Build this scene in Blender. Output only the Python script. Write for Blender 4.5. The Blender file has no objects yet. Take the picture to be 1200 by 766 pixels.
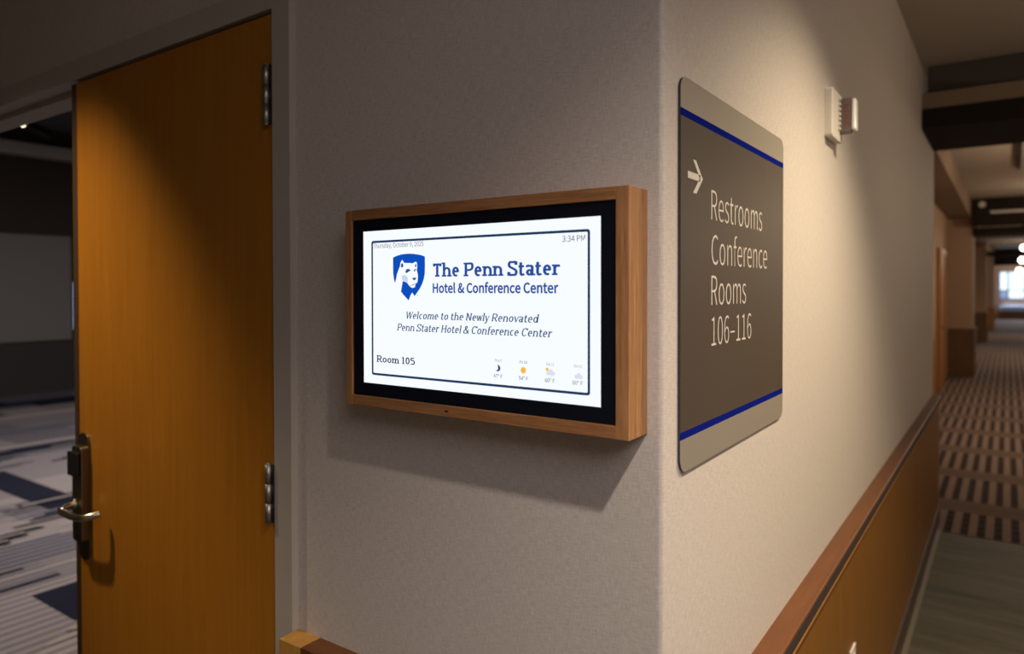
import bpy, bmesh, math, random
from mathutils import Vector, Matrix

# ------------------------------------------------------------------ camera, world, lamps, exposure
SC = bpy.context.scene
COL = SC.collection
SC.view_settings.view_transform = 'Standard'
SC.view_settings.look = 'None'
SC.view_settings.exposure = 0.0
SC.view_settings.gamma = 1.0
SC.view_settings.use_curve_mapping = False

cam_data = bpy.data.cameras.new('camera')
cam = bpy.data.objects.new('camera', cam_data)
COL.objects.link(cam)
CAM = Vector((-0.9543, -0.4046, 1.55))
rot = Matrix(((0.57287901, 0.0119228, -0.81955322), (-0.81963828, 0.00631582, -0.57284658), (-0.00165378, 0.99990897, 0.01339058)))
cam.matrix_world = Matrix.Translation(CAM) @ rot.to_4x4()
cam_data.sensor_width = 36.0
cam_data.lens = 831.107 / 1200 * 36
cam_data.shift_y = -34.1 / 1200
cam_data.clip_start = 0.02
cam_data.clip_end = 200
cam_data.dof.use_dof = True
cam_data.dof.focus_distance = 1.22
cam_data.dof.aperture_fstop = 2.8
SC.camera = cam

world = bpy.data.worlds.new('world')
SC.world = world
world.use_nodes = True
world.node_tree.nodes['Background'].inputs[0].default_value = (0.55, 0.62, 0.75, 1)
world.node_tree.nodes['Background'].inputs[1].default_value = 0.02


def spot(name, loc, power, size, blend, color, target=None, radius=0.05):
    d = bpy.data.lights.new(name, 'SPOT')
    d.energy = power
    d.spot_size = math.radians(size)
    d.spot_blend = blend
    d.color = color
    d.shadow_soft_size = radius
    o = bpy.data.objects.new(name, d)
    o.location = loc
    tgt = Vector(target) if target else Vector(loc) - Vector((0, 0, 1))
    o.rotation_euler = (tgt - Vector(loc)).to_track_quat('-Z', 'Y').to_euler()
    COL.objects.link(o)
    return o


WARM = (1.0, 0.78, 0.52)
NEUT = (1.0, 0.86, 0.72)
spot('downlight_beam', (-0.74, -0.80, 2.77), 140, 110, 0.75, (1.0, 0.89, 0.81), None, 0.035)
spot('downlight_beam', (0.85, -0.80, 2.77), 215, 112, 0.8, (1.0, 0.84, 0.60), None, 0.035)
spot('downlight_beam', (-0.74, 2.10, 2.77), 50, 100, 0.6, (1.0, 0.80, 0.52), None, 0.035)
spot('accent_beam', (-0.74, 2.10, 2.77), 88, 38, 1.0, (1.0, 0.76, 0.46), (0.0, 1.55, 1.36), 0.035)


def point(name, loc, power, color, radius=0.12):
    d = bpy.data.lights.new(name, 'POINT')
    d.energy = power
    d.color = color
    d.shadow_soft_size = radius
    o = bpy.data.objects.new(name, d)
    o.location = loc
    COL.objects.link(o)
    return o


point('corridor_fill_light', (2.3, -1.75, 2.30), 14, (1.0, 0.84, 0.66))  # unseen point lights added to brighten the ceilings and upper walls
point('corridor_fill_light', (8.0, -1.5, 2.50), 50, (1.0, 0.80, 0.56))
point('corridor_fill_light', (11.8, -1.5, 2.50), 34, (1.0, 0.80, 0.56))
point('corridor_fill_light', (18.5, -1.5, 2.50), 48, (1.0, 0.84, 0.62))
point('corridor_fill_light', (27.0, -1.5, 2.50), 34, (1.0, 0.86, 0.70))
hall = bpy.data.lights.new('lobby_fill_light', 'AREA')  # unseen area light added as soft fill for the foyer walls
hall.energy = 37
hall.size = 1.5
hall.color = (0.96, 0.92, 1.0)
hall_o = bpy.data.objects.new('lobby_fill_light', hall)
hall_o.location = (-1.7, -1.8, 2.78)
COL.objects.link(hall_o)
for sx in (7.0, 10.4):
    spot('downlight_beam', (sx, -0.75, 3.03), 110, 130, 0.8, WARM)
for sx in (16.5, 20.5, 26.5, 33.5):
    spot('downlight_beam', (sx, -0.9, 3.03), 110, 140, 0.8, (1.0, 0.84, 0.64))

ad = bpy.data.lights.new('meeting_room_fill_light', 'AREA')  # unseen area light added to brighten the room and its carpet
ad.energy = 135
ad.size = 2.0
ad.color = (1.0, 0.95, 0.95)
ao = bpy.data.objects.new('meeting_room_fill_light', ad)
ao.location = (2.6, 5.2, 3.72)
COL.objects.link(ao)
ad2 = bpy.data.lights.new('window_daylight', 'AREA')
ad2.energy = 240
ad2.shape = 'RECTANGLE'
ad2.size = 3.6
ad2.size_y = 1.8
ad2.color = (0.75, 0.87, 1.0)
ao2 = bpy.data.objects.new('window_daylight', ad2)
ao2.location = (41.97, -1.1, 1.75)
ao2.rotation_euler = (0, math.radians(90), 0)
COL.objects.link(ao2)

random.seed(7)


# ------------------------------------------------------------------ materials
def mat(name, col, rough=0.6, metal=0.0, spec=0.5, emit=None, estr=0.0):
    m = bpy.data.materials.new(name)
    m.use_nodes = True
    b = m.node_tree.nodes['Principled BSDF']
    b.inputs['Base Color'].default_value = (*col, 1)
    b.inputs['Roughness'].default_value = rough
    b.inputs['Metallic'].default_value = metal
    b.inputs['Specular IOR Level'].default_value = spec
    if emit:
        b.inputs['Emission Color'].default_value = (*emit, 1)
        b.inputs['Emission Strength'].default_value = estr
    return m


def nd(m, t, **kw):
    n = m.node_tree.nodes.new(t)
    for k, v in kw.items():
        setattr(n, k, v)
    return n


def lk(m, a, b):
    m.node_tree.links.new(a, b)


def coords(m, scale):
    tc = nd(m, 'ShaderNodeNewGeometry')
    mp = nd(m, 'ShaderNodeMapping')
    mp.inputs['Scale'].default_value = scale
    lk(m, tc.outputs['Position'], mp.inputs['Vector'])
    return mp.outputs['Vector']


def ramp(m, src, stops):
    r = nd(m, 'ShaderNodeValToRGB')
    e = r.color_ramp.elements
    e[0].position, e[0].color = stops[0][0], (*stops[0][1], 1)
    e[1].position, e[1].color = stops[-1][0], (*stops[-1][1], 1)
    for p, c in stops[1:-1]:
        x = e.new(p)
        x.color = (*c, 1)
    lk(m, src, r.inputs['Fac'])
    return r.outputs['Color']


def noise(m, vec, scale, detail=4.0, rough=0.55):
    n = nd(m, 'ShaderNodeTexNoise')
    n.inputs['Scale'].default_value = scale
    n.inputs['Detail'].default_value = detail
    n.inputs['Roughness'].default_value = rough
    lk(m, vec, n.inputs['Vector'])
    return n.outputs['Fac']


def bump(m, height, strength, dist=0.001):
    b = nd(m, 'ShaderNodeBump')
    b.inputs['Strength'].default_value = strength
    b.inputs['Distance'].default_value = dist
    lk(m, height, b.inputs['Height'])
    lk(m, b.outputs['Normal'], m.node_tree.nodes['Principled BSDF'].inputs['Normal'])


def math_node(m, op, a, b=None):
    n = nd(m, 'ShaderNodeMath', operation=op)
    for i, v in enumerate((a, b)):
        if v is None:
            continue
        if isinstance(v, (int, float)):
            n.inputs[i].default_value = v
        else:
            lk(m, v, n.inputs[i])
    return n.outputs[0]


def mix(m, fac, a, b):
    n = nd(m, 'ShaderNodeMix', data_type='RGBA')
    if isinstance(fac, (int, float)):
        n.inputs['Factor'].default_value = fac
    else:
        lk(m, fac, n.inputs['Factor'])
    for i, v in ((6, a), (7, b)):
        if isinstance(v, tuple):
            n.inputs[i].default_value = (*v, 1)
        else:
            lk(m, v, n.inputs[i])
    return n.outputs[2]


def linen_mat(name, lo, hi):
    """woven vinyl wallcovering: fine crossed threads, slight mottling"""
    m = mat(name, hi, 0.75, 0, 0.3)
    a = noise(m, coords(m, (60, 60, 850)), 1.0, 1)
    b = noise(m, coords(m, (850, 850, 60)), 1.0, 1)
    s = math_node(m, 'ADD', a, b)
    s = math_node(m, 'MULTIPLY', s, 0.5)
    c = ramp(m, s, [(0.36, lo), (0.62, hi)])
    lk(m, c, m.node_tree.nodes['Principled BSDF'].inputs['Base Color'])
    bump(m, s, 0.10, 0.0005)
    return m


def wood_mat(name, dark, light, scale, rough=0.45, fine=1.0, spec=0.4):
    """grain runs along the axis with the smallest scale"""
    m = mat(name, light, rough, 0, spec)
    a = noise(m, coords(m, scale), 1.0, 6, 0.6)
    b = noise(m, coords(m, tuple(s * 5 for s in scale)), 1.0, 3, 0.5)
    s = math_node(m, 'ADD', math_node(m, 'MULTIPLY', a, 1 - 0.35 * fine), math_node(m, 'MULTIPLY', b, 0.35 * fine))
    c = ramp(m, s, [(0.34, dark), (0.52, tuple((x + y) / 2 for x, y in zip(dark, light))), (0.66, light)])
    lk(m, c, m.node_tree.nodes['Principled BSDF'].inputs['Base Color'])
    bump(m, b, 0.08, 0.0006)
    return m


M = {}
M['wall'] = linen_mat('greige_wallcovering', (0.46, 0.405, 0.35), (0.62, 0.545, 0.475))
M['wall_far'] = linen_mat('tan_wallcovering', (0.28, 0.18, 0.12), (0.42, 0.28, 0.19))
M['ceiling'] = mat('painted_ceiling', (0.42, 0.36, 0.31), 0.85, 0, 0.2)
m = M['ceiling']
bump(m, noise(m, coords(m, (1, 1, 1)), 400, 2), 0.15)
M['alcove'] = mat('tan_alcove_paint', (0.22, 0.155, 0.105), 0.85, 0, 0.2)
M['slot_shade'] = mat('slot_shade_brown', (0.10, 0.075, 0.055), 0.7)  # dark color stands for the shade above the first beam
M['beam'] = mat('dark_stained_beam', (0.014, 0.009, 0.006), 0.8, 0, 0.2)
M['frame_paint'] = mat('taupe_door_frame_enamel', (0.42, 0.37, 0.31), 0.5, 0, 0.4)
M['door'] = wood_mat('honey_door_veneer', (0.33, 0.125, 0.008), (0.40, 0.158, 0.012), (60, 60, 2.2), 0.42, 1.0, 0.35)
M['door_edge'] = mat('dark_meeting_stile', (0.055, 0.026, 0.012), 0.5)
M['oak_h'] = wood_mat('oak_rail_grain', (0.19, 0.078, 0.026), (0.44, 0.205, 0.078), (150, 6, 190), 0.5, 1.3)
M['oak_v'] = wood_mat('oak_stile_grain', (0.22, 0.095, 0.032), (0.50, 0.245, 0.095), (190, 190, 6), 0.5, 1.3)
M['cap_x'] = wood_mat('cherry_cap_grain_along_corridor', (0.105, 0.034, 0.008), (0.155, 0.052, 0.012), (4, 60, 60), 0.4)
M['cap_y'] = wood_mat('cherry_cap_grain_along_foyer', (0.105, 0.034, 0.008), (0.155, 0.052, 0.012), (60, 4, 60), 0.4)
M['cap_end'] = wood_mat('amber_end_wood', (0.40, 0.19, 0.035), (0.56, 0.29, 0.065), (40, 40, 8), 0.45)  # lighter tone than the cap rails
M['panel'] = wood_mat('amber_wainscot_veneer', (0.205, 0.082, 0.008), (0.26, 0.107, 0.011), (45, 45, 3), 0.42)
M['shadow_gap'] = mat('shade_and_knot_brown', (0.03, 0.015, 0.008), 0.8)  # paints the shade under the caps; also colors the frame knot
M['baseboard'] = mat('dark_brown_base', (0.075, 0.050, 0.032), 0.5)
M['shoe'] = mat('olive_floor_edge_strip', (0.16, 0.13, 0.085), 0.5)
M['steel'] = mat('satin_nickel', (0.40, 0.38, 0.34), 0.45, 1.0)
M['steel_dark'] = mat('aged_satin_nickel', (0.20, 0.165, 0.115), 0.36, 1.0)
M['lever'] = mat('polished_lever_nickel', (0.62, 0.56, 0.44), 0.2, 1.0)
M['black'] = mat('black_plastic', (0.008, 0.008, 0.009), 0.35)
M['glass_black'] = mat('black_display_glass', (0.004, 0.006, 0.012), 0.12, 0, 0.5)
M['screen'] = mat('lit_white_screen', (0.0, 0.0, 0.0), 0.3, 0, 0.2, (0.92, 0.96, 1.0), 1.02)
M['ink_navy'] = mat('screen_navy_line', (0, 0, 0), 0.5, 0, 0, (0.012, 0.035, 0.10), 1.0)
M['ink_blue'] = mat('screen_title_blue', (0, 0, 0), 0.5, 0, 0, (0.020, 0.075, 0.33), 1.0)
M['ink_slate'] = mat('screen_slate_blue', (0, 0, 0), 0.5, 0, 0, (0.022, 0.085, 0.20), 1.0)
M['ink_grey'] = mat('screen_grey', (0, 0, 0), 0.5, 0, 0, (0.16, 0.19, 0.24), 1.0)
M['ink_pale'] = mat('screen_pale_grey', (0, 0, 0), 0.5, 0, 0, (0.42, 0.45, 0.50), 1.0)
M['ink_cloud'] = mat('screen_cloud_lilac', (0, 0, 0), 0.5, 0, 0, (0.72, 0.74, 0.88), 1.0)
M['ink_sun'] = mat('screen_sun_amber', (0, 0, 0), 0.5, 0, 0, (0.90, 0.50, 0.06), 1.0)
M['shield'] = mat('screen_shield_blue', (0, 0, 0), 0.5, 0, 0, (0.004, 0.075, 0.50), 1.0)
M['lion'] = mat('screen_logo_white', (0, 0, 0), 0.5, 0, 0, (0.92, 0.96, 1.0), 1.02)
M['lion_shade'] = mat('screen_logo_lilac', (0, 0, 0), 0.5, 0, 0, (0.60, 0.66, 0.92), 1.0)
M['sign_face'] = mat('taupe_sign_face', (0.074, 0.054, 0.040), 0.5, 0, 0.15)
M['sign_band'] = mat('champagne_sign_band', (0.29, 0.25, 0.20), 0.45, 0.15, 0.3)
M['sign_blue'] = mat('cobalt_sign_stripe', (0.006, 0.012, 0.17), 0.6, 0, 0.0)
M['sign_text'] = mat('pale_sign_lettering', (0.62, 0.56, 0.49), 0.5)
M['sign_edge'] = mat('sign_dark_edge', (0.03, 0.026, 0.028), 0.4)
M['white_plastic'] = mat('white_plastic', (0.72, 0.66, 0.58), 0.4)
M['alarm_side'] = mat('grey_alarm_housing', (0.16, 0.125, 0.115), 0.4)
M['lens'] = mat('frosted_strobe_lens', (0.85, 0.82, 0.76), 0.15, 0, 0.6)
M['red'] = mat('alarm_red_print', (0.22, 0.035, 0.03), 0.5)
M['glow'] = mat('lamp_glow', (1, 1, 1), 0.5, 0, 0, (1.0, 0.80, 0.55), 6.0)
M['globe'] = mat('globe_glow', (1, 1, 1), 0.5, 0, 0, (1.0, 0.90, 0.76), 7.0)
M['daylight'] = mat('bright_window_pane', (0, 0, 0), 0.3, 0, 0.2, (0.74, 0.88, 1.0), 1.5)
M['daylight_blue'] = mat('bluish_window_pane', (0, 0, 0), 0.3, 0, 0.2, (0.30, 0.42, 0.70), 0.9)
M['blue_sill'] = mat('pale_blue_bench_cover', (0.34, 0.43, 0.68), 0.6)
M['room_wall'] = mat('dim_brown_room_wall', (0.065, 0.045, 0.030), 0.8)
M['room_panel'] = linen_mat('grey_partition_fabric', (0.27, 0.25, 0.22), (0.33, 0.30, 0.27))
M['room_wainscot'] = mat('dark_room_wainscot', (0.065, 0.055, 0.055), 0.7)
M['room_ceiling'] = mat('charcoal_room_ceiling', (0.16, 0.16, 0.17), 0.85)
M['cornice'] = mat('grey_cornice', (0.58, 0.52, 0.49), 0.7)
M['far_wood'] = wood_mat('far_amber_wood', (0.24, 0.095, 0.022), (0.34, 0.145, 0.036), (30, 30, 3), 0.5)
M['far_dado'] = wood_mat('far_dark_dado', (0.085, 0.040, 0.016), (0.13, 0.062, 0.026), (30, 30, 3), 0.5)

# hall floor: olive-brown stone planks with drifting streaks across the corridor
m = M['tile'] = mat('olive_stone_tile', (0.13, 0.11, 0.08), 0.7, 0, 0.4)
n1 = noise(m, coords(m, (9, 1.2, 1)), 1.0, 5)
n2 = noise(m, coords(m, (55, 3, 1)), 1.0, 3)
s = math_node(m, 'ADD', math_node(m, 'MULTIPLY', n1, 0.6), math_node(m, 'MULTIPLY', n2, 0.4))
c0 = ramp(m, s, [(0.36, (0.045, 0.039, 0.026)), (0.62, (0.105, 0.090, 0.060))])
bt = nd(m, 'ShaderNodeTexBrick', offset=0.5)
lk(m, coords(m, (1, 1, 1)), bt.inputs['Vector'])
bt.inputs['Scale'].default_value = 1.0
bt.inputs['Brick Width'].default_value = 0.61
bt.inputs['Row Height'].default_value = 0.61
bt.inputs['Mortar Size'].default_value = 0.004
bt.inputs['Color1'].default_value = (0, 0, 0, 1)
bt.inputs['Color2'].default_value = (0, 0, 0, 1)
bt.inputs['Mortar'].default_value = (1, 1, 1, 1)
lk(m, mix(m, bt.outputs['Color'], c0, (0.125, 0.108, 0.075)), m.node_tree.nodes['Principled BSDF'].inputs['Base Color'])

# corridor carpet: bands of dark and light dashes across the corridor
m = M['carpet'] = mat('dashed_corridor_carpet', (0.2, 0.15, 0.12), 0.95, 0, 0.1)
g = nd(m, 'ShaderNodeNewGeometry')
sp = nd(m, 'ShaderNodeSeparateXYZ')
lk(m, g.outputs['Position'], sp.inputs[0])
X, Y = sp.outputs['X'], sp.outputs['Y']
row = math_node(m, 'FLOORED_MODULO', math_node(m, 'SUBTRACT', X, 4.09), 1.04)
inrow = math_node(m, 'LESS_THAN', row, 0.72)
col_ = math_node(m, 'FLOORED_MODULO', math_node(m, 'ADD', Y, 0.098 + 0.022 + 8.9), 0.089)
darkbar = math_node(m, 'LESS_THAN', col_, 0.044)
rib = math_node(m, 'LESS_THAN', math_node(m, 'FLOORED_MODULO', X, 0.13), 0.022)
pile = noise(m, coords(m, (1, 1, 1)), 260, 2)
base = ramp(m, pile, [(0.3, (0.10, 0.066, 0.053)), (0.7, (0.155, 0.108, 0.088))])
light = mix(m, 0.45, base, (0.29, 0.21, 0.175))
darkc = mix(m, 0.88, base, (0.014, 0.010, 0.014))
darkc = mix(m, math_node(m, 'MULTIPLY', rib, 0.5), darkc, base)
bars = mix(m, darkbar, light, darkc)
edge = math_node(m, 'LESS_THAN', math_node(m, 'ABSOLUTE', math_node(m, 'SUBTRACT', row, 0.88)), 0.012)
gap = mix(m, math_node(m, 'MULTIPLY', edge, 0.5), base, (0.06, 0.04, 0.04))
lk(m, mix(m, inrow, gap, bars), m.node_tree.nodes['Principled BSDF'].inputs['Base Color'])

# meeting room carpet yarns
for k, c in dict(grey=(0.27, 0.23, 0.225), mauve=(0.20, 0.175, 0.18), pale=(0.42, 0.35, 0.31), navy=(0.020, 0.021, 0.036), slate=(0.085, 0.085, 0.115),
                 blue=(0.10, 0.105, 0.15), black=(0.016, 0.016, 0.024)).items():
    m = M['yarn_' + k] = mat('carpet_yarn_' + k, c, 0.95, 0, 0.1)
    p = noise(m, coords(m, (1, 1, 1)), 200, 2)
    lk(m, ramp(m, p, [(0.3, tuple(x * 0.8 for x in c)), (0.7, tuple(min(1, x * 1.2) for x in c))]),
       m.node_tree.nodes['Principled BSDF'].inputs['Base Color'])


# ------------------------------------------------------------------ mesh helpers
def box(bm, x0, x1, y0, y1, z0, z1, bev=0.0):
    r = bmesh.ops.create_cube(bm, size=1.0)
    for v in r['verts']:
        v.co = Vector(((x0 + x1) / 2 + v.co.x * (x1 - x0), (y0 + y1) / 2 + v.co.y * (y1 - y0), (z0 + z1) / 2 + v.co.z * (z1 - z0)))
    if bev > 0:
        es = list({e for v in r['verts'] for e in v.link_edges})
        bmesh.ops.bevel(bm, geom=es, offset=bev, segments=2, profile=0.5, affect='EDGES')


def prism(bm, pts, lo, hi, axis='z'):
    """polygon pts extruded along an axis; pts are (x,y) for z, (y,z) for x, (x,z) for y"""
    def P(p, t):
        return (p[0], p[1], t) if axis == 'z' else ((t, p[0], p[1]) if axis == 'x' else (p[0], t, p[1]))
    a = [bm.verts.new(P(p, lo)) for p in pts]
    b = [bm.verts.new(P(p, hi)) for p in pts]
    n = len(pts)
    bm.faces.new(a)
    bm.faces.new(b[::-1])
    for i in range(n):
        bm.faces.new((a[i], b[i], b[(i + 1) % n], a[(i + 1) % n]))
    bmesh.ops.recalc_face_normals(bm, faces=bm.faces[:])


def rrect(x0, x1, y0, y1, r, n=6):
    out = []
    for cx, cy, a0 in ((x1 - r, y1 - r, 0), (x0 + r, y1 - r, 90), (x0 + r, y0 + r, 180), (x1 - r, y0 + r, 270)):
        for i in range(n + 1):
            a = math.radians(a0 + 90 * i / n)
            out.append((cx + r * math.cos(a), cy + r * math.sin(a)))
    return out


def tube(bm, pts, rad, seg=14):
    """round bar along pts; rad is one radius or one per point"""
    pts = [Vector(p) for p in pts]
    rads = rad if isinstance(rad, (list, tuple)) else [rad] * len(pts)
    rings = []
    up = None
    for i, p in enumerate(pts):
        t = (pts[min(i + 1, len(pts) - 1)] - pts[max(i - 1, 0)]).normalized()
        if up is None:
            up = Vector((0, 0, 1)) if abs(t.z) < 0.9 else Vector((1, 0, 0))
        s = t.cross(up).normalized()
        up = s.cross(t).normalized()
        rings.append([bm.verts.new(p + (s * math.cos(2 * math.pi * k / seg) + up * math.sin(2 * math.pi * k / seg)) * rads[i]) for k in range(seg)])
    for a, b in zip(rings, rings[1:]):
        for k in range(seg):
            bm.faces.new((a[k], a[(k + 1) % seg], b[(k + 1) % seg], b[k]))
    bm.faces.new(rings[0][::-1])
    bm.faces.new(rings[-1])
    bmesh.ops.recalc_face_normals(bm, faces=bm.faces[:])


def smooth_path(pts, n=8):
    pts = [Vector(p) for p in pts]
    out = []
    for i in range(len(pts) - 1):
        p0, p1, p2, p3 = pts[max(i - 1, 0)], pts[i], pts[i + 1], pts[min(i + 2, len(pts) - 1)]
        for k in range(n):
            t = k / n
            out.append(0.5 * ((2 * p1) + (p2 - p0) * t + (2 * p0 - 5 * p1 + 4 * p2 - p3) * t * t + (3 * p1 - p0 - 3 * p2 + p3) * t ** 3))
    out.append(pts[-1])
    return out


def link(name, bm, material, parent=None, smooth=False, label=None, cat=None, kind=None, group=None):
    me = bpy.data.meshes.new(name)
    bm.to_mesh(me)
    bm.free()
    for mm in (material if isinstance(material, list) else [material]):
        me.materials.append(mm)
    if smooth:
        for p in me.polygons:
            p.use_smooth = len(p.vertices) <= 4
    o = bpy.data.objects.new(name, me)
    COL.objects.link(o)
    if parent:
        o.parent = parent
    tag(o, label, cat, kind, group)
    return o


def tag(o, label=None, cat=None, kind=None, group=None):
    for k, v in (('label', label), ('category', cat), ('kind', kind), ('group', group)):
        if v:
            o[k] = v
    return o


def empty(name, label, cat, kind=None, group=None, loc=(0, 0, 0)):
    o = bpy.data.objects.new(name, None)
    o.empty_display_size = 0.1
    o.location = loc
    COL.objects.link(o)
    return tag(o, label, cat, kind, group)


def part(name, material, parent, *boxes, bev=0.0, label=None, smooth=False):
    bm = bmesh.new()
    for b in boxes:
        box(bm, *b, bev)
    o = link(name, bm, material, parent, smooth, label)
    return o


def struct(name, material, label, cat, *boxes, bev=0.0):
    bm = bmesh.new()
    for b in boxes:
        box(bm, *b, bev)
    return link(name, bm, material, None, False, label, cat, 'structure')


# ------------------------------------------------------------------ the setting
HC = 2.80          # hall ceiling
CC = 3.05          # corridor ceiling beyond the first beam
r = 0.007
arc = [(r - r * math.sin(a), r - r * math.cos(a)) for a in (0, math.pi / 12, math.pi / 6, math.pi / 4)]   # from the corridor face towards the foyer face
arc2 = [(y, x) for x, y in arc]
# foyer wall with the double door opening
YO0, YO1, ZO = 0.862, 2.81, 2.137
bm = bmesh.new()
prism(bm, [(0.15, 0.15), arc[3]] + arc2[2::-1] + [(0, 0.81), (0.15, 0.81)], 0, HC)
box(bm, 0, 0.125, 0.81, YO0, 0, HC)
box(bm, 0, 0.125, YO0, YO1, ZO + 0.006, HC)
box(bm, 0, 0.125, YO1, 5.0, 0, HC)
link('wall_left', bm, M['wall'], None, False, 'greige woven wallcovering wall holding the lit display and the double door', 'wall', 'structure')
bm = bmesh.new()
prism(bm, [(4.5, 0)] + arc[:4] + [(0.15, 0.15), (4.5, 0.15)], 0, HC)
box(bm, 4.35, 4.5, 0.15, 0.46, 0, 3.2)
link('wall_right', bm, M['wall'], None, False, 'greige woven wallcovering wall along the corridor with the room direction sign', 'wall', 'structure')
struct('wall_recess', M['wall_far'], 'tan wall set back in the alcoves of the far corridor', 'wall',
       (4.5, 42, 0.46, 0.60, 0, 3.2))
for px0, px1, py, lab in ((13.65, 14.45, 0.09, 'tan wall pier with dark dado nearest along the corridor'), (23.4, 24.2, 0.10, 'second tan wall pier with dark dado along the corridor'),
                          (30.0, 30.8, 0.0, 'last tan wall pier with reddish dado before the far window')):
    struct('wall_pier', M['wall_far'], lab, 'wall', (px0, px1, py, 0.46, 0, 3.2))
struct('wall_opposite', M['wall'], 'greige wall on the other side of the hall', 'wall', (-4, 42, -2.5, -2.4, 0, 3.2))
struct('wall_back', M['wall'], 'greige wall closing the foyer behind', 'wall', (-4.1, -4, -2.5, 5.1, 0, 3.2), (-4, 0.0, 5.0, 5.1, 0, 3.2))
struct('ceiling', M['ceiling'], 'painted hall ceiling above the corner', 'ceiling', (-4, 0, -2.4, 5.0, HC, HC + 0.1), (0, 3.70, -2.4, 0.15, HC, HC + 0.1))
struct('ceiling', M['slot_shade'], 'slot above the first beam, colored dark for its shade', 'ceiling', (3.70, 4.1, -2.4, 0.0, 3.1, 3.2), (4.02, 4.1, -2.4, 0.0, 2.556, 3.1))
struct('ceiling', M['ceiling'], 'painted ceiling of the far corridor beyond the first beam', 'ceiling',
       (4.1, 42, -2.4, 0.12, CC, 3.2))
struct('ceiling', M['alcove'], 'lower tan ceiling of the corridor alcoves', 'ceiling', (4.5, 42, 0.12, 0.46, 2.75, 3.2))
struct('floor', M['tile'], 'olive brown stone tile floor of the hall', 'floor', (-4, 4.295, -2.4, 0.0, -0.1, 0), (-4, 0.0, 0.0, 5.0, -0.1, 0), (0.0, 0.15, YO0, YO1, -0.1, -0.001))
struct('floor', M['carpet'], 'brown corridor carpet with bands of dark dashes', 'floor', (4.295, 42, -2.4, 0.46, -0.1, 0.004))

# beams across the corridor
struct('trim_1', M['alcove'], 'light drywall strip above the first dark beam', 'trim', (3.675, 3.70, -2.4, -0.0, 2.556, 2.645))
struct('trim_2', M['beam'], 'dark stained beam crossing the corridor at the end of the near wall', 'beam', (3.667, 4.46, -2.4, -0.0, 2.445, 2.556))
struct('trim_3', M['beam'], 'second dark beam across the corridor at the first wall pier', 'beam', (13.6, 14.4, -2.4, 0.088, 2.45, 2.58))
struct('trim_4', M['beam'], 'third dark beam across the corridor at the second wall pier', 'beam', (23.35, 23.6, -2.4, 0.098, 2.45, 2.56))
struct('trim_5', M['beam'], 'last dark beam across the corridor near the far window', 'beam', (29.95, 30.4, -2.4, -0.002, 2.35, 2.95))

# far end wall with the bright window
bm = bmesh.new()
box(bm, 42, 42.2, -2.4, 0.46, 0, 0.98)
box(bm, 42, 42.2, -2.4, 0.46, 2.36, 3.2)
box(bm, 42, 42.2, -0.04, 0.46, 0.98, 2.36)
box(bm, 42, 42.2, -2.4, -2.2, 0.98, 2.36)
link('wall_far', bm, M['wall_far'], None, False, 'tan wall around the bright window at the corridor end', 'wall', 'structure')
w = empty('window_1', 'bright daylit window at the far end of the corridor', 'window', 'structure', loc=(42.05, -1.1, 0.98))
w_inv = Matrix.Translation((-42.05, 1.1, -0.98))
bm = bmesh.new()
for yy in (-0.06, -0.42, -1.1, -1.66, -2.18):
    box(bm, 42.02, 42.09, yy - 0.03, yy + 0.03, 0.98, 2.36)
for zz in (1.0, 1.42, 2.34):
    box(bm, 42.02, 42.09, -2.2, -0.04, zz - 0.02, zz + 0.02)
o = link('window_frame', bm, M['steel_dark'], w)
o.matrix_parent_inverse = w_inv
for y0, y1 in ((-0.39, -0.09), (-1.07, -0.45), (-1.63, -1.13), (-2.15, -1.69)):
    for z0, z1, mm in ((1.02, 1.40, 'daylight_blue' if y1 > -0.1 else 'daylight'), (1.44, 2.32, 'daylight')):
        o = part('pane', M[mm], w, (42.05, 42.06, y0, y1, z0, z1))
        o.matrix_parent_inverse = w_inv

# ---- meeting room seen past the door
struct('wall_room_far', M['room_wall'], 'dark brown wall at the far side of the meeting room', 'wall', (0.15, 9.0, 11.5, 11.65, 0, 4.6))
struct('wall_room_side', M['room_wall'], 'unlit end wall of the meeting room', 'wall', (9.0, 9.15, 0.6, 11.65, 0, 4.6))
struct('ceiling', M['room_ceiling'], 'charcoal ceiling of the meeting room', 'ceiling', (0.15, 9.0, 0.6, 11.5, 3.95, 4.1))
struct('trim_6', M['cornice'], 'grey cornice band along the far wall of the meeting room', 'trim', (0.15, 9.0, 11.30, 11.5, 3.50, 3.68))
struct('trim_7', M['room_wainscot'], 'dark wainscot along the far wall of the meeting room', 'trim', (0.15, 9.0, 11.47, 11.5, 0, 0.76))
bm = bmesh.new()
box(bm, 0.15, 4.12, 11.44, 11.5, 0.78, 2.355)
link('trim_8', bm, M['room_panel'], None, False, 'grey fabric wall panel above the dark wainscot in the meeting room', 'panel', 'structure')
w2 = empty('window_2', 'slim bluish window beside the grey panel in the meeting room', 'window', 'structure', loc=(4.3, 11.45, 0.9))
w2i = Matrix.Translation((-4.3, -11.45, -0.9))
o = part('window_frame', M['steel_dark'], w2, (4.12, 4.15, 11.44, 11.5, 0.90, 1.68), (4.45, 4.48, 11.44, 11.5, 0.90, 1.68), (4.15, 4.45, 11.44, 11.5, 1.65, 1.68), (4.15, 4.45, 11.44, 11.5, 0.90, 0.93))
o.matrix_parent_inverse = w2i
o = part('pane', M['daylight_blue'], w2, (4.15, 4.45, 11.47, 11.48, 0.93, 1.65))
o.matrix_parent_inverse = w2i

# carpet of the meeting room: blocks of striped, plain and navy yarn
yarns = ['grey', 'mauve', 'pale', 'navy', 'slate', 'blue', 'black']
bm = bmesh.new()


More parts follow.
